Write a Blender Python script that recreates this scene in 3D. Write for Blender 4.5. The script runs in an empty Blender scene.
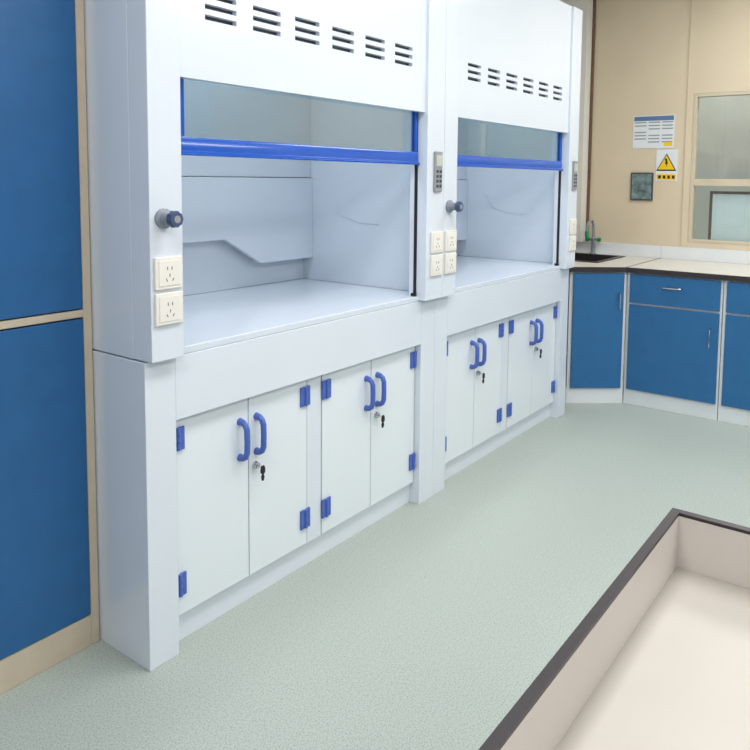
import bpy, bmesh, math
from mathutils import Vector, Matrix
scn=bpy.context.scene
try:
    scn.view_settings.view_transform='Standard'; scn.view_settings.look='None'
except Exception as e: print(e)

# ---------------------------------------------------------------- materials
def srgb(r,g,b):
    f=lambda c:(c/255/12.92) if c/255<=.04045 else ((c/255+.055)/1.055)**2.4
    return (f(r),f(g),f(b),1)
def mat(name,col,rough=.4,metal=0,noise=.03,scale=8,bump=0,bscale=200,coat=0,spec=.5,emit=0):
    m=bpy.data.materials.new(name); m.use_nodes=True; nt=m.node_tree; N=nt.nodes; L=nt.links
    b=N['Principled BSDF']; b.inputs['Roughness'].default_value=rough; b.inputs['Metallic'].default_value=metal
    b.inputs['Coat Weight'].default_value=coat; b.inputs['Specular IOR Level'].default_value=spec
    c=srgb(*col)
    tc=N.new('ShaderNodeTexCoord'); nz=N.new('ShaderNodeTexNoise'); nz.inputs['Scale'].default_value=scale; nz.inputs['Detail'].default_value=4
    L.new(tc.outputs['Object'],nz.inputs['Vector'])
    rp=N.new('ShaderNodeValToRGB')
    rp.color_ramp.elements[0].color=[max(0,x*(1-noise)) for x in c[:3]]+[1]
    rp.color_ramp.elements[1].color=[min(1,x*(1+noise)) for x in c[:3]]+[1]
    rp.color_ramp.elements[0].position=.3; rp.color_ramp.elements[1].position=.7
    L.new(nz.outputs['Fac'],rp.inputs['Fac']); L.new(rp.outputs['Color'],b.inputs['Base Color'])
    if bump:
        n2=N.new('ShaderNodeTexNoise'); n2.inputs['Scale'].default_value=bscale; L.new(tc.outputs['Object'],n2.inputs['Vector'])
        bp=N.new('ShaderNodeBump'); bp.inputs['Strength'].default_value=bump; bp.inputs['Distance'].default_value=.002
        L.new(n2.outputs['Fac'],bp.inputs['Height']); L.new(bp.outputs['Normal'],b.inputs['Normal'])
    if emit:
        b.inputs['Emission Color'].default_value=c; b.inputs['Emission Strength'].default_value=emit
    return m
M=dict(
 pp=mat('white_polypropylene',(222,229,238),.2,noise=.012,scale=3,coat=.2),
 ppin=mat('liner_polypropylene',(212,221,231),.35,noise=.015,scale=3),
 door=mat('door_polypropylene',(228,235,241),.25,noise=.012,scale=2,coat=.1),
 top=mat('hood_worktop',(218,226,236),.16,noise=.01,scale=3,coat=.3),
 bluep=mat('blue_polypropylene',(74,104,184),.35,noise=.05,scale=60),
 sash=mat('sash_blue',(10,82,184),.2,noise=.04,scale=20,coat=.4),
 black=mat('black_rubber',(24,25,30),.5,noise=.1),
 dark=mat('dark_grey_slot_shade',(66,72,82),.7,noise=.1),  # plain dark grey, also the painted shade in the vent slots
 chrome=mat('chrome',(200,200,205),.18,metal=1,noise=.02),
 grey=mat('grey_plastic',(135,142,154),.4,noise=.05,scale=30),
 navy=mat('valve_blue',(66,84,118),.35,noise=.05,scale=30),
 socket=mat('socket_plastic',(238,234,226),.3,noise=.01),
 panel=mat('controller_grey',(150,152,156),.4,noise=.03),
 lcd=mat('lcd_screen',(196,200,190),.25,noise=.05,scale=60),
 lam=mat('blue_laminate',(32,94,148),.4,noise=.06,scale=14,bump=.05),
 lamin=mat('blue_laminate_bench',(36,102,154),.4,noise=.05,scale=14,bump=.05),
 cream=mat('cream_frame',(202,188,166),.45,noise=.04,scale=20),
 bwhite=mat('bench_white',(226,230,232),.4,noise=.02),
 btop=mat('bench_top_cream',(214,210,202),.35,noise=.03,scale=12),
 edge=mat('black_edge',(46,40,44),.35,noise=.08,scale=30),
 basin=mat('basin_beige',(208,202,195),.4,noise=.02,scale=5),
 basinf=mat('basin_beige_darkened',(180,174,166),.4,noise=.03,scale=5),  # basin beige darkened for the floor, offsetting the overhead light by colour
 wallb=mat('beige_wall_paint',(216,201,175),.8,noise=.03,scale=3,bump=.05),
 wallw=mat('white_wall_paint',(225,222,214),.8,noise=.02,scale=3),
 ceil=mat('ceiling_tile',(232,232,230),.9,noise=.02,scale=5),
 green=mat('green_plastic',(20,140,90),.35,noise=.05),
 frame=mat('window_frame',(206,194,170),.5,noise=.04),
 out=mat('corridor_grey',(205,206,198),.8,noise=.12,scale=2),
 brown=mat('brown_wood',(110,84,62),.5,noise=.15,scale=20),
 yellow=mat('sign_yellow',(245,200,20),.5,noise=.02),
 paper=mat('notice_paper',(226,232,236),.6,noise=.02),
 ink=mat('notice_ink',(90,120,160),.6,noise=.05),
 lampm=mat('lamp_diffuser',(255,255,255),.5,noise=0,emit=4),
 lamph=mat('hood_lamp_diffuser',(250,252,255),.5,noise=0,emit=1.6),
)
def floormat():
    m=bpy.data.materials.new('speckled_vinyl_floor'); m.use_nodes=True; nt=m.node_tree; N=nt.nodes; L=nt.links
    b=N['Principled BSDF']; b.inputs['Roughness'].default_value=.45; b.inputs['Specular IOR Level'].default_value=.35
    tc=N.new('ShaderNodeTexCoord')
    n1=N.new('ShaderNodeTexNoise'); n1.inputs['Scale'].default_value=230; n1.inputs['Detail'].default_value=2; L.new(tc.outputs['Object'],n1.inputs['Vector'])
    r1=N.new('ShaderNodeValToRGB'); e=r1.color_ramp.elements
    e[0].position=.32; e[0].color=srgb(142,153,147); e[1].position=.68; e[1].color=srgb(188,196,188)
    x=r1.color_ramp.elements.new(.46); x.color=srgb(173,183,175)
    L.new(n1.outputs['Fac'],r1.inputs['Fac'])
    n2=N.new('ShaderNodeTexNoise'); n2.inputs['Scale'].default_value=1.5; L.new(tc.outputs['Object'],n2.inputs['Vector'])
    r2=N.new('ShaderNodeValToRGB'); r2.color_ramp.elements[0].color=(.95,.95,.95,1); r2.color_ramp.elements[1].color=(1,1,1,1); L.new(n2.outputs['Fac'],r2.inputs['Fac'])
    mx=N.new('ShaderNodeMix'); mx.data_type='RGBA'; mx.blend_type='MULTIPLY'; mx.inputs['Factor'].default_value=1
    L.new(r1.outputs['Color'],mx.inputs['A']); L.new(r2.outputs['Color'],mx.inputs['B']); L.new(mx.outputs['Result'],b.inputs['Base Color'])
    return m
M['floor']=floormat()
def glassmat(name,tint,k,base=.04):
    m=bpy.data.materials.new(name); m.use_nodes=True; nt=m.node_tree; N=nt.nodes; L=nt.links
    N.remove(N['Principled BSDF']); o=N['Material Output']
    t=N.new('ShaderNodeBsdfTransparent'); t.inputs['Color'].default_value=tint
    g=N.new('ShaderNodeBsdfGlossy'); g.inputs['Roughness'].default_value=.03; g.inputs['Color'].default_value=(.9,.95,1,1)
    lw=N.new('ShaderNodeLayerWeight'); lw.inputs['Blend'].default_value=.5
    pw=N.new('ShaderNodeMath'); pw.operation='POWER'; pw.inputs[1].default_value=3; L.new(lw.outputs['Facing'],pw.inputs[0])
    ml=N.new('ShaderNodeMath'); ml.operation='MULTIPLY_ADD'; ml.inputs[1].default_value=k; ml.inputs[2].default_value=base; L.new(pw.outputs[0],ml.inputs[0])
    x=N.new('ShaderNodeMixShader'); L.new(ml.outputs[0],x.inputs['Fac']); L.new(t.outputs[0],x.inputs[1]); L.new(g.outputs[0],x.inputs[2]); L.new(x.outputs[0],o.inputs['Surface'])
    return m
M['glass']=glassmat('sash_glass',(.74,.81,.82,1),.5,.12)
M['wglass']=glassmat('window_glass',(.9,.94,.93,1),.4)

# ---------------------------------------------------------------- mesh helpers
def box(bm,x0,x1,y0,y1,z0,z1):
    v=[bm.verts.new((x,y,z)) for z in (z0,z1) for y in (y0,y1) for x in (x0,x1)]
    for f in ((0,2,3,1),(4,5,7,6),(0,1,5,4),(2,6,7,3),(0,4,6,2),(1,3,7,5)): bm.faces.new([v[i] for i in f])
def prism(bm,pts,axis,a0,a1):
    def mk(p,a):
        if axis=='z': return (p[0],p[1],a)
        if axis=='y': return (p[0],a,p[1])
        return (a,p[0],p[1])
    A=[bm.verts.new(mk(p,a0)) for p in pts]; B=[bm.verts.new(mk(p,a1)) for p in pts]; n=len(pts)
    bm.faces.new(A); bm.faces.new(B[::-1])
    for i in range(n): bm.faces.new((A[i],B[i],B[(i+1)%n],A[(i+1)%n]))
def tube(bm,pts,r,seg=12,caps=True,flat=1.0):
    pts=[Vector(p) for p in pts]; rings=[]; n=len(pts); rr=r if isinstance(r,(list,tuple)) else [r]*n
    t0=(pts[1]-pts[0]).normalized(); ref=Vector((1,0,0)) if abs(t0.x)<.8 else Vector((0,0,1))
    for i,p in enumerate(pts):
        t=((pts[min(i+1,n-1)]-pts[max(i-1,0)])).normalized()
        u=(ref-t*ref.dot(t)).normalized(); w=t.cross(u)
        rings.append([bm.verts.new(p+u*math.cos(2*math.pi*k/seg)*rr[i]*flat+w*math.sin(2*math.pi*k/seg)*rr[i]) for k in range(seg)])
    for a,b in zip(rings,rings[1:]):
        for k in range(seg): bm.faces.new((a[k],a[(k+1)%seg],b[(k+1)%seg],b[k]))
    if caps: bm.faces.new(rings[0][::-1]); bm.faces.new(rings[-1])
def lathe_y(bm,cx,cz,prof,seg=24):
    tube(bm,[(cx,y,cz) for y,r in prof],[max(r,.0002) for y,r in prof],seg)
def lathe_z(bm,cx,cy,prof,seg=20):
    tube(bm,[(cx,cy,z) for z,r in prof],[max(r,.0002) for z,r in prof],seg)
ORG={}
def mk(name,bm,m,parent=None,bevel=0,smooth=False,label=None,cat=None,kind=None,group=None,seg=2):
    bmesh.ops.recalc_face_normals(bm,faces=bm.faces)
    xs=[v.co for v in bm.verts]
    o=Vector(((min(v.x for v in xs)+max(v.x for v in xs))/2,(min(v.y for v in xs)+max(v.y for v in xs))/2,min(v.z for v in xs)))
    bmesh.ops.translate(bm,verts=bm.verts,vec=-o)
    me=bpy.data.meshes.new(name); bm.to_mesh(me); bm.free()
    if smooth:
        for p in me.polygons: p.use_smooth=True
    ob=bpy.data.objects.new(name,me); scn.collection.objects.link(ob); me.materials.append(m)
    ORG[ob.name]=o
    if parent: ob.parent=parent; ob.location=o-ORG[parent.name]
    else: ob.location=o
    if bevel:
        md=ob.modifiers.new('bevel','BEVEL'); md.width=bevel; md.segments=seg; md.limit_method='ANGLE'; md.angle_limit=math.radians(35)
        for p in me.polygons: p.use_smooth=True
        md.harden_normals=True
    elif smooth:
        md=ob.modifiers.new('split','EDGE_SPLIT'); md.split_angle=math.radians(40)
    for k,v in (('label',label),('category',cat),('kind',kind),('group',group)):
        if v: ob[k]=v
    return ob
def empty(name,loc,label,cat,group=None,parent=None):
    e=bpy.data.objects.new(name,None); scn.collection.objects.link(e); e.empty_display_size=.1
    ORG[e.name]=Vector(loc); e.location=Vector(loc)-(ORG[parent.name] if parent else Vector((0,0,0)))
    if parent: e.parent=parent
    if label: e['label']=label
    if cat: e['category']=cat
    if group: e['group']=group
    return e
def B(): return bmesh.new()
def boxes(name,lst,m,parent=None,bevel=.0015,**k):
    bm=B()
    for b in lst: box(bm,*b)
    return mk(name,bm,m,parent,bevel,**k)

# ---------------------------------------------------------------- fume hood
W=1.44; H=2.35; D=.84
def hood():
    E=empty('fume_hood',(W/2,D/2,0),'white-blue polypropylene fume hood with blue sash, next to blue tall cabinet','fume hood',group='row of fume hoods')
    boxes('base_cabinet_body',[(0,.1,0,D,0,.88),(1.335,W,0,D,0,.88),(.1,1.335,0,.05,.696,.88),(.1,1.335,.048,.066,0,.09),
        (.1,1.335,.066,D,.075,.09),(.1,1.335,D-.02,D,.09,.88),(.672,.745,.03,.06,.09,.696)],M['pp'],E,.002)
    boxes('worktop',[(.015,W-.015,.004,.78,.8805,.902)],M['top'],E,.003)
    spec=[(.104,.395,'l',.36,False),(.399,.668,'r',.43,True),(.749,1.031,'l',1.0,False),(1.035,1.331,'r',1.07,True)]
    for x0,x1,hs,hx,lock in spec:
        d=boxes('door',[(x0,x1,.028,.045,.094,.691)],M['door'],E,.0015)
        bm=B(); y=.028
        pts=[(hx,y,.502),(hx,y-.016,.503),(hx,y-.028,.510),(hx,y-.034,.524),(hx,y-.035,.56),(hx,y-.034,.596),(hx,y-.028,.610),(hx,y-.016,.617),(hx,y,.618)]
        tube(bm,pts,[.0125,.0105,.010,.010,.010,.010,.010,.0105,.0125],12,flat=.95)
        mk('handle',bm,M['bluep'],d,smooth=True,label='blue moulded plastic bow handle')
        hc=x0+.018 if hs=='l' else x1-.012
        for hz in (.63,.19):
            bm=B()
            box(bm,hc-.023,hc-.0035,.021,.0279,hz-.034,hz+.034); box(bm,hc+.0035,hc+.023,.021,.0279,hz-.034,hz+.034)
            for a,b2 in ((-.033,-.012),(-.010,.010),(.012,.033)):
                tube(bm,[(hc,.0205,hz+a),(hc,.0205,hz+b2)],.0062,10)
            for sx in (-.014,.014):
                for sz in (-.021,.021): tube(bm,[(hc+sx,.0212,hz+sz),(hc+sx,.0196,hz+sz)],.0032,8)
            mk('hinge',bm,M['bluep'],d,.0008,label='blue plastic butt hinge')
        if lock:
            lx=hx-.005; lz=.458
            bm=B(); lathe_y(bm,lx,lz,[(.028,.013),(.022,.013),(.019,.011),(.014,.010),(.0135,0)])
            mk('lock',bm,M['chrome'],d,smooth=True,label='chrome cam lock')
            bm=B(); box(bm,lx-.0035,lx+.0035,-.004,.0134,lz-.001,lz+.001)
            mk('key_blade',bm,M['chrome'],d,label='steel key in the lock')
            bm=B(); prism(bm,[(lx-.005,lz+.005),(lx+.005,lz+.005),(lx+.009,lz-.005),(lx+.009,lz-.016),(lx+.005,lz-.022),(lx-.005,lz-.022),(lx-.009,lz-.016),(lx-.009,lz-.005)],'y',-.010,-.0045)
            tube(bm,[(lx+.002,-.006,lz-.022),(lx+.003,-.004,lz-.032),(lx+.003,-.003,lz-.046)],[.002,.006,.004],8)
            mk('key_fob',bm,M['black'],d,.001,label='black plastic key head with tag')
    xl,xr=.105,1.312
    boxes('upper_housing',[(0,.016,.05,D,.885,H),(W-.016,W,.05,D,.885,H),(.016,W-.016,D-.02,D,.885,H),(.016,W-.016,.0,D-.02,H-.02,H)],M['pp'],E,.001)
    boxes('front_column',[(0,xl,-.034,.05,.885,H)],M['pp'],E,.0025)
    boxes('front_column',[(xr,W-.001,-.034,.05,.885,H)],M['pp'],E,.0025)
    boxes('inner_liner',[(.0165,.035,.05,.76,.903,2.2),(1.405,1.4235,.05,.76,.903,2.2),(.035,1.405,.74,.76,.903,2.2),(.035,1.405,.05,.74,2.18,2.2)],M['ppin'],E,.001)
    bm=B()
    prism(bm,[(.036,1.01),(.37,1.01),(.57,1.125),(.87,1.125),(1.07,1.01),(1.404,1.01),(1.404,1.385),(.036,1.385)],'y',.675,.70)
    mk('baffle',bm,M['ppin'],E,.002,label='notched rear baffle panel')
    boxes('baffle',[(.036,1.404,.69,.705,1.388,2.1)],M['ppin'],E,.002,label='plain upper rear baffle panel')
    boxes('interior_lamp',[(.42,1.02,.25,.40,2.15,2.179)],M['lamph'],E,.003,label='flush white interior lamp')
    y0,y1=-.02,-.002; zb=1.655; cols=[.26,.44,.62,.80,.98,1.16]; rows=[1.83,1.86,1.89]; hw=.058; hh=.0072
    L=[(xl,xr,y0,y1,zb,rows[0]-hh),(xl,xr,y0,y1,rows[-1]+hh,H)]
    for a,b in zip(rows,rows[1:]): L.append((xl,xr,y0,y1,a+hh,b-hh))
    for r in rows:
        xs=[xl]+[v for c in cols for v in (c-hw,c+hw)]+[xr]
        for i in range(0,len(xs),2): L.append((xs[i],xs[i+1],y0,y1,r-hh,r+hh))
    L.append((xl,xr,y1,.008,zb,zb+.012))
    boxes('header_panel',L,M['pp'],E,0,label='header panel with rows of ventilation slots')
    boxes('vent_slot_shade',[(.18,1.24,-.0018,.006,1.80,1.92)],M['dark'],E,0,label='dark sheet painted as shade behind the ventilation slots')  # dark sheet whose colour stands in for shade inside the slots
    S=empty('sash',(.7,.024,1.44),None,None,parent=E)
    bm=B(); ys=.012
    prism(bm,[(ys,1.447),(ys-.012,1.443),(ys-.014,1.449),(ys-.004,1.456),(ys-.004,1.490),(ys,1.496),(ys+.022,1.496),(ys+.022,1.447)],'x',xl+.003,xr-.003)
    mk('sash_handle_rail',bm,M['sash'],S,.0015,label='bright blue horizontal sash rail')
    boxes('sash_glass',[(xl+.047,xr-.02,.020,.026,1.497,2.05)],M['glass'],S,0,label='clear sash glass')
    boxes('sash_stile',[(xl+.003,xl+.047,.012,.034,1.497,2.05)],M['sash'],S,.001,label='blue vertical sash edge')
    boxes('sash_stile',[(xr-.02,xr-.003,.012,.034,1.497,2.05)],M['sash'],S,.001,label='blue vertical sash edge')
    boxes('sash_track',[(xl,xl+.0028,.012,.026,.903,2.3),],M['black'],E,0,label='black sash guide strip')
    boxes('sash_track',[(xr-.0028,xr,.012,.026,.903,2.3)],M['black'],E,0,label='black sash guide strip')
    boxes('track_stop',[(xr-.016,xr-.003,.008,.03,.903,.915)],M['black'],E,.001,label='black rubber sash stop')
    boxes('track_stop',[(xl+.003,xl+.016,.008,.03,.903,.915)],M['black'],E,.001,label='black rubber sash stop')
    bm=B(); tube(bm,[(1.403,.55,1.30),(1.403,.50,1.22),(1.403,.40,1.19),(1.403,.28,1.185)],.0024,8)
    mk('wall_hose',bm,M['ppin'],E,smooth=True,label='thin white service line on the liner wall')
    yv=-.034; vx,vz=.042,1.272
    V=empty('gas_valve',(vx,yv,vz-.03),None,None,parent=E)
    bm=B(); lathe_y(bm,vx,vz,[(yv,.027),(yv-.008,.027),(yv-.012,.020),(yv-.03,.015),(yv-.034,.017),(yv-.038,.017)],24)
    mk('valve_body',bm,M['grey'],V,smooth=True,label='grey round valve flange')
    bm=B()
    lathe_y(bm,vx,vz,[(yv-.038,.016),(yv-.041,.0205),(yv-.055,.0215),(yv-.060,.019),(yv-.0605,.012)],28)
    for k in range(10):
        a=k*math.pi/5; tube(bm,[(vx+.0205*math.cos(a),yv-.042,vz+.0205*math.sin(a)),(vx+.0205*math.cos(a),yv-.056,vz+.0205*math.sin(a))],.0025,8)
    mk('valve_knob',bm,M['navy'],V,smooth=True,label='slate blue ribbed valve knob')
    bm=B(); lathe_y(bm,vx,vz,[(yv-.0600,.010),(yv-.062,.010),(yv-.0625,0)],20)
    mk('knob_cap',bm,M['panel'],V,smooth=True,label='light grey cap disc')
    for cx in (.053,1.384):
        for cz in (1.125,1.028):
            bm=B(); h=.044
            box(bm,cx-h,cx+h,yv-.009,yv,cz-h,cz+h); 
            s=mk('power_socket',bm,M['socket'],E,.003,label='white five-hole wall socket plate')
            bm=B(); h=.034
            box(bm,cx-h,cx+h,yv-.011,yv-.0091,cz-h,cz+h)
            mk('socket_insert',bm,M['socket'],s,.001)
            bm=B(); yy=yv-.0115
            def slot(x,z,a,l=.009,w=.002):
                c,si=math.cos(a),math.sin(a)
                prism(bm,[(x+c*dx-si*dz,z+si*dx+c*dz) for dx,dz in ((-w/2,-l/2),(w/2,-l/2),(w/2,l/2),(-w/2,l/2))],'y',yy,yv-.0105)
            slot(cx-.007,cz+.013,0); slot(cx+.007,cz+.013,0); slot(cx,cz-.006,0); slot(cx-.010,cz-.018,.5); slot(cx+.010,cz-.018,-.5)
            mk('socket_holes',bm,M['black'],s)
    cx=1.385
    c=boxes('control_panel',[(cx-.028,cx+.028,yv-.010,yv,1.335,1.50)],M['panel'],E,.003,label='grey airflow controller')
    boxes('display',[(cx-.02,cx+.02,yv-.012,yv-.0101,1.44,1.485)],M['lcd'],c,.0005)
    bm=B()
    for r in range(4):
        for q in (-.012,.012): box(bm,cx+q-.007,cx+q+.007,yv-.0118,yv-.0101,1.352+r*.02,1.364+r*.02)
    mk('keypad',bm,M['dark'],c,0,label='rows of dark grey keys')
    return E
h1=hood()
def copytree(o,parent,loc=None):
    n=o.copy(); scn.collection.objects.link(n)
    if parent: n.parent=parent
    if loc is not None: n.location=loc
    for c in list(o.children): copytree(c,n)
    return n
h2=copytree(h1,None,h1.location+Vector((W+.001,0,0)))
h2['label']='white-blue polypropylene fume hood with blue sash, beside the sink bench'

# ---------------------------------------------------------------- tall cabinet
C=empty('tall_storage_cabinet',(-.5,.55,0),'tall cabinet with blue doors in cream frame, beside fume hood','cabinet')
cy=.24; x1=-.004; x0=-.96
boxes('body',[(x0,x1,cy+.02,.84,.0,2.2),(x0,x0+.028,cy,cy+.02,0,2.2),(x1-.026,x1,cy,cy+.02,0,2.2),(x0+.028,x1-.026,cy,cy+.02,0,.095),(x0+.028,x1-.026,cy,cy+.02,.983,1.005),(x0+.028,x1-.026,cy,cy+.02,2.17,2.2)],M['cream'],C,.002)
for a,b in ((-.482+.002,x1-.029),(x0+.031,-.484)):
    for z0,z1 in ((.099,.979),(1.009,2.166)):
        d=boxes('door',[(a,b,cy-.004,cy+.018,z0,z1)],M['lam'],C,.0015)
        hx=a+.04 if a>-.6 else b-.04
        zc=.6 if z0<.5 else 1.35
        bm=B(); tube(bm,[(hx,cy-.004,zc-.07),(hx,cy-.03,zc-.065),(hx,cy-.034,zc),(hx,cy-.03,zc+.065),(hx,cy-.004,zc+.07)],.005,10)
        mk('handle',bm,M['chrome'],d,smooth=True,label='slim chrome pull')

# ---------------------------------------------------------------- corner sink bench
XW=4.02; FX=3.31
K=empty('corner_bench_cabinet',(3.6,.3,0),'angled corner base cabinet with blue door and white frame under sink','cabinet')
A=Vector((3.09,.08)); Bv=Vector((FX,-.20)); dr=(Bv-A).normalized(); nr=Vector((-dr.y,dr.x));
if nr.x>0: nr=-nr
ln=(Bv-A).length
def dquad(s0,s1,o0,o1):
    return [tuple(A+dr*s0+nr*o0),tuple(A+dr*s1+nr*o0),tuple(A+dr*s1+nr*o1),tuple(A+dr*s0+nr*o1)]
bm=B(); prism(bm,[tuple(A),tuple(Bv),(XW-.002,-.20),(XW-.002,.82),(3.09,.82)],'z',0,.10)
prism(bm,dquad(0,ln,-.018,0),'z',.10,.829)
box(bm,FX+.02,XW-.002,-.20,-.182,.10,.829); box(bm,3.09,3.108,.115,.82,.10,.829); box(bm,3.108,XW-.002,.802,.82,.10,.829)
mk('body',bm,M['bwhite'],K,.001)
bm=B(); prism(bm,dquad(.02,ln-.02,.0005,.016),'z',.10,.822)
kd=mk('door',bm,M['lamin'],K,.0015)
c0=A+dr*(ln-.05)+nr*.016
bm=B(); tube(bm,[(c0.x,c0.y,.60),(c0.x+nr.x*.022,c0.y+nr.y*.022,.605),(c0.x+nr.x*.024,c0.y+nr.y*.024,.65),(c0.x+nr.x*.022,c0.y+nr.y*.022,.695),(c0.x,c0.y,.70)],.005,10)
hd=mk('handle',bm,M['chrome'],kd,smooth=True,label='small steel bow handle')

def unit(y1,y0):
    e=empty('bench_cabinet',((FX+XW)/2,(y0+y1)/2,0),'white-framed base cabinet with blue drawer over blue door','cabinet',group='wall bench cabinets')
    boxes('body',[(FX,XW-.002,y0+.001,y1-.001,0,.829)],M['bwhite'],e,.002)
    d=boxes('drawer',[(FX-.017,FX-.0005,y0+.012,y1-.02,.645,.822)],M['lamin'],e,.0015)
    ym=(y0+y1)/2
    bm=B(); X=FX-.017; tube(bm,[(X,ym+.055,.755),(X-.022,ym+.05,.755),(X-.024,ym,.755),(X-.022,ym-.05,.755),(X,ym-.055,.755)],.005,10)
    mk('drawer_handle',bm,M['chrome'],d,smooth=True,label='small steel bow handle')
    d=boxes('door',[(FX-.017,FX-.0005,y0+.012,y1-.02,.10,.632)],M['lamin'],e,.0015)
    yh=y0+.055
    bm=B(); tube(bm,[(X,yh,.43),(X-.022,yh,.435),(X-.024,yh,.485),(X-.022,yh,.535),(X,yh,.54)],.005,10)
    mk('door_handle',bm,M['chrome'],d,smooth=True,label='small steel bow handle')
    return e
u=unit(-.205,-.76)
for i in (1,2): copytree(u,None,u.location+Vector((0,-.557*i,0)))

# worktops
T=empty('sink_worktop',(3.6,.3,.83),'light worktop with black edging and black inset sink on corner cabinet','worktop')
o=.02
a0=A+nr*o; s=(a0.y+.2035)/(-dr.y); p1=a0+dr*s
P=[(a0.x-.012,a0.y+.015),tuple(p1),(XW-.002,-.2035),(XW-.002,.82),(a0.x-.012,.82)]
bm=B(); prism(bm,[P[0],P[1],(3.42,-.2035),(3.42,.82),P[4]],'z',.83,.86)
box(bm,3.4201,XW-.002,-.2035,.04,.83,.86); box(bm,3.4201,XW-.002,.46,.82,.83,.86); box(bm,3.90,XW-.002,.0401,.4599,.83,.86)
mk('slab',bm,M['btop'],T,0)
bm=B()
q0=P[0];q1=P[1]
prism(bm,[q0,q1,(q1[0]+nr.x*.004,q1[1]),(q0[0]+nr.x*.004,q0[1]+nr.y*.004)],'z',.829,.8612)
box(bm,FX-.01,XW-.003,-.2035,-.196,.8601,.8615)
mk('edging',bm,M['edge'],T,0,label='black worktop edging')
boxes('sink',[(3.4205,3.8995,.0405,.4595,.70,.71),(3.4205,3.432,.0405,.4595,.71,.864),(3.888,3.8995,.0405,.4595,.71,.864),(3.432,3.888,.0405,.052,.71,.864),(3.432,3.888,.448,.4595,.71,.864),
   (3.40,3.432,.02,.48,.8605,.866),(3.888,3.92,.02,.48,.8605,.866),(3.432,3.888,.02,.052,.8605,.866),(3.432,3.888,.448,.48,.8605,.866)],M['edge'],T,.001,label='black polypropylene sink')
boxes('backsplash',[(XW-.03,XW-.003,-.2035,.82,.8605,.945)],M['bwhite'],T,.002,label='white upstand')
T2=empty('bench_worktop',(3.66,-1.0,.83),'cream worktop with black edge along the wall bench','worktop')
boxes('slab',[(FX-.02,XW-.002,-1.88,-.2045,.83,.86)],M['btop'],T2,.0005)
boxes('edging',[(FX-.026,FX-.0205,-1.88,-.2045,.829,.8615)],M['edge'],T2,0,label='black worktop edging')
boxes('backsplash',[(XW-.03,XW-.003,-1.88,-.2045,.8605,.945)],M['bwhite'],T2,.002,label='white upstand')
# faucet
fx,fy=3.955,.27
F=empty('laboratory_faucet',(fx,fy,.861),'green and grey gooseneck laboratory tap behind black sink','faucet')
bm=B(); lathe_z(bm,fx,fy,[(.8605,.026),(.868,.026),(.872,.014),(.95,.013),(.955,.017),(.98,.017),(.985,.010),(1.04,.009)])
tube(bm,[(fx,fy,1.03),(fx-.005,fy,1.07),(fx-.03,fy,1.10),(fx-.07,fy,1.105),(fx-.11,fy,1.09),(fx-.125,fy,1.06),(fx-.125,fy,1.03)],.009,12)
mk('spout',bm,M['grey'],F,smooth=True,label='grey gooseneck spout')
bm=B(); lathe_z(bm,fx-.125,fy,[(.985,.008),(.99,.013),(1.03,.014),(1.036,.009)])
mk('nozzle',bm,M['green'],F,smooth=True,label='green hose nozzle')
for sg in (-1,1):
    bm=B(); tube(bm,[(fx,fy+sg*.015,.967),(fx,fy+sg*.03,.967),(fx,fy+sg*.032,.967),(fx,fy+sg*.055,.967)],[.008,.008,.016,.014],14)
    mk('tap_handle',bm,M['green'],F,smooth=True,label='green tap handle')

# ---------------------------------------------------------------- foreground basin bench
Q=empty('basin_bench',(-1.0,-1.9,0),'beige shallow basin bench with black raised rim','laboratory bench')
zr=.80; bx1=.148; by1=-1.349; bx0=-2.4; by0=-2.35; t=.015
boxes('body',[(bx0+.01,bx1-.01,by0+.01,by1-.01,0,.68)],M['bwhite'],Q,.002)
boxes('basin_floor',[(bx0+.004,bx1-.004,by0+.004,by1-.004,.6805,.70)],M['basinf'],Q,0,label='beige basin floor')
boxes('basin_wall',[(bx0+.004,bx0+t,by0+.004,by1-.004,.7002,zr-.006),(bx1-t,bx1-.004,by0+.004,by1-.004,.7002,zr-.006),
   (bx0+t,bx1-t,by0+.004,by0+t,.7002,zr-.006),(bx0+t,bx1-t,by1-t,by1-.004,.7002,zr-.006)],M['basin'],Q,0,label='beige basin side walls')
boxes('rim',[(bx0,bx0+t,by0,by1,zr-.0055,zr),(bx1-t,bx1,by0,by1,zr-.0055,zr),(bx0+t,bx1-t,by0,by0+t,zr-.0055,zr),(bx0+t,bx1-t,by1-t,by1,zr-.0055,zr)],M['edge'],Q,0,label='thin black rim')

# ---------------------------------------------------------------- room
boxes('floor',[(-3.5,XW+1.3,-4.5,1.0,-.1,0)],M['floor'],None,0,kind='structure')
boxes('ceiling',[(-3.5,XW+1.3,-4.5,1.0,2.8,2.9)],M['ceil'],None,0,kind='structure')
boxes('wall_back',[(-3.5,XW+.15,.86,1.0,0,2.8)],M['wallw'],None,0,kind='structure')
def wp(y,z): 
    k=(XW+1.177)/(3.9+1.177); return -1.691+(y+1.691)*k, 1.381+(z-1.381)*k
wy1,wz1=wp(-.40,1.965); wz0=.98
boxes('wall_right',[(XW,XW+.12,wy1,.86,0,2.8),(XW,XW+.12,-4.5,wy1,0,wz0),(XW,XW+.12,-4.5,wy1,wz1,2.8),(XW,XW+.12,-4.5,-2.0,wz0,wz1)],M['wallb'],None,0,kind='structure')
Wd=empty('window_1',(XW+.05,-1.2,wz0),None,None); Wd['kind']='structure'
f=.022
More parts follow.
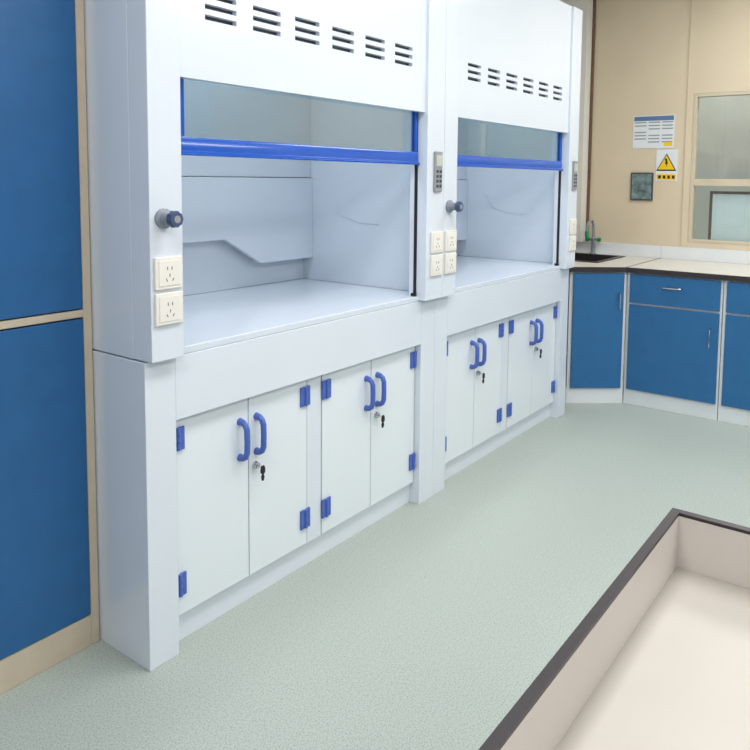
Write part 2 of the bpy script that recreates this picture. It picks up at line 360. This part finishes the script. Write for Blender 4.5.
boxes('window_frame',[(XW+.0,XW+.06,wy1-f,wy1-.001,wz0+.001,wz1-.001),(XW,XW+.06,-1.999,-1.999+f,wz0+.001,wz1-.001),(XW,XW+.06,-1.969,wy1-f,wz0+.001,wz0+f),(XW,XW+.06,-1.969,wy1-f,wz1-f,wz1-.001),
   (XW+.01,XW+.05,-1.969,wy1-f,1.365,1.41),(XW+.01,XW+.05,-1.22,-1.18,wz0+f,wz1-f)],M['frame'],Wd,.002)
boxes('window_pane',[(XW+.028,XW+.032,-1.969,wy1-f,wz0+f,wz1-f)],M['wglass'],Wd,0)
boxes('wall_corridor',[(XW+1.2,XW+1.3,-4.5,1.0,0,2.8)],M['out'],None,0,kind='structure')
# framed board leaning on the window ledge
fb=boxes('picture_frame',[(XW+.075,XW+.095,-.50,-.482,wz0+.0005,1.33),(XW+.075,XW+.095,-.80,-.782,wz0+.0005,1.33),(XW+.075,XW+.095,-.782,-.50,wz0+.0005,wz0+.018),(XW+.075,XW+.095,-.782,-.50,1.312,1.33)],M['brown'],None,.001,label='brown wooden frame with pale print standing on window ledge',cat='picture frame')
boxes('print',[(XW+.082,XW+.088,-.782,-.50,wz0+.018,1.312)],M['paper'],fb,0)
y2,_=wp(-.355,1)
boxes('trim_2',[(XW-.006,XW-.0005,y2-.006,y2,.95,2.8)],M['cream'],None,0,kind='structure')
yp,_=wp(.29,1)
boxes('trim_3',[(XW-.12,XW-.0005,yp+.012,.859,.946,2.799)],M['wallw'],None,0,kind='structure')
boxes('trim_4',[(XW-.02,XW-.0005,yp-.006,yp+.010,.95,2.799)],M['brown'],None,0,kind='structure')
boxes('baseboard_right',[(XW-.03,XW-.0005,-4.4,-1.9,.0,.08)],M['wallw'],None,0,kind='structure')

# signs
def plate(name,y0,y1,z0,z1,m,label,cat,parent=None,off=0.,th=.003):
    (ya,za),(yb,zb)=wp(y0,z0),wp(y1,z1)
    return boxes(name,[(XW-.0005-off-th,XW-.0005-off,min(ya,yb),max(ya,yb),za,zb)],m,parent,0,label=label,cat=cat)
n=plate('wall_notice',-.285,-.01,1.615,1.835,M['paper'],'landscape white notice sheet with blue heading on beige wall','notice')
plate('heading',-.28,-.015,1.80,1.83,M['ink'],None,None,n,.0035,.0005)
bm=B()
for i in range(7):
    z=1.785-i*.022
    for (a,b) in ((-.10,-.02),(-.19,-.115),(-.275,-.205)):
        if (i+int(a*100))%4==0: continue
        (ya,za),(yb,zb)=wp(a,z),wp(b,z+.008); box(bm,XW-.0045,XW-.0038,ya,yb,za,zb)
mk('text_lines',bm,M['panel'],n)
plate('highlight',-.275,-.22,1.63,1.655,M['yellow'],None,None,n,.0035,.0006)
n=plate('warning_sign',-.315,-.175,1.395,1.605,M['paper'],'white warning sign with yellow electric hazard triangle','warning sign')
def tri(s,off,m,name,par):
    yc,zc=wp(-.243,1.515); bm=B()
    prism(bm,[(yc-s,zc-s*.8),(yc+s,zc-s*.8),(yc,zc+s*.95)],'x',XW-.001-off-.0008,XW-.001-off); return mk(name,bm,m,par)
tri(.068,.0035,M['edge'],'triangle_border',n); tri(.056,.0045,M['yellow'],'triangle',n)
yc,zc=wp(-.243,1.515)
bm=B(); prism(bm,[(yc-.004,zc+.030),(yc+.012,zc+.030),(yc+.003,zc+.004),(yc+.011,zc+.004),(yc-.006,zc-.030),(yc-.002,zc-.006),(yc-.010,zc-.006)],'x',XW-.0072,XW-.0064)
mk('lightning_bolt',bm,M['edge'],n)
plate('caption',-.308,-.182,1.402,1.44,M['yellow'],None,None,n,.0035,.0006)
bm=B()
for i in range(4):
    ya,za=wp(-.30+i*.03,1.41); box(bm,XW-.0052,XW-.0045,ya,ya+.018,za,za+.022)
mk('caption_text',bm,M['edge'],n)
n=plate('wall_picture',-.16,-.01,1.26,1.45,M['dark'],'small dark framed photo with greenery on beige wall','picture',th=.012)
plate('photo_print',-.152,-.018,1.27,1.44,mat('photo_print_mix',(110,130,130),.3,noise=.6,scale=25),None,None,n,.0125,.0005)

# ---------------------------------------------------------------- lights
def ceil_light(x,y,e=16.5,visible=True):
    boxes('ceiling_light',[(x-.6,x+.6,y-.3,y+.3,2.775,2.799)],M['lampm'],None,.002,label='white rectangular recessed ceiling light panel',cat='ceiling light',group='ceiling lights')
    l=bpy.data.lights.new('panel_light','AREA'); l.shape='RECTANGLE'; l.size=1.2; l.size_y=.6; l.energy=e; l.color=(1,.99,.975)
    o=bpy.data.objects.new('panel_light',l); scn.collection.objects.link(o); o.location=(x,y,2.76)
for x in (-1.2,.8,2.8):
    for y in (-1.1,-3.0): ceil_light(x,y)
l=bpy.data.lights.new('corridor_fill','AREA'); l.shape='RECTANGLE'; l.size=.6; l.size_y=2; l.energy=20  # fill light without a fixture, added to brighten the wall beyond the window
o=bpy.data.objects.new('corridor_fill',l); scn.collection.objects.link(o); o.location=(XW+.65,-1.0,2.7)
for x0 in (W/2,W/2+W):
    l=bpy.data.lights.new('hood_lamp_light','AREA'); l.shape='RECTANGLE'; l.size=.6; l.size_y=.15; l.energy=3.8; l.color=(.95,.98,1)
    o=bpy.data.objects.new('hood_lamp_light',l); scn.collection.objects.link(o); o.location=(x0,.325,2.14)
w=bpy.data.worlds.new('w'); scn.world=w; w.use_nodes=True
w.node_tree.nodes['Background'].inputs[0].default_value=(.95,.965,1,1); w.node_tree.nodes['Background'].inputs[1].default_value=.45

# ---------------------------------------------------------------- camera
yaw,pit,rol=[math.radians(v) for v in (35.8654,4.9102,-0.6257)]
Fv=Vector((math.cos(yaw)*math.cos(pit),math.sin(yaw)*math.cos(pit),-math.sin(pit)))
R0=Vector((math.sin(yaw),-math.cos(yaw),0)); U0=R0.cross(Fv)
R=R0*math.cos(rol)-U0*math.sin(rol); U=U0*math.cos(rol)+R0*math.sin(rol)
cd=bpy.data.cameras.new('camera'); co=bpy.data.objects.new('camera',cd); scn.collection.objects.link(co)
m=Matrix((R,U,-Fv)).transposed().to_4x4(); m.translation=(-1.1766,-1.6907,1.3814); co.matrix_world=m
cd.sensor_width=36; cd.lens=733.4026/750*36; cd.shift_x=-(397.946-375)/750; cd.shift_y=(242.9855-375)/750; cd.clip_start=.02
scn.camera=co
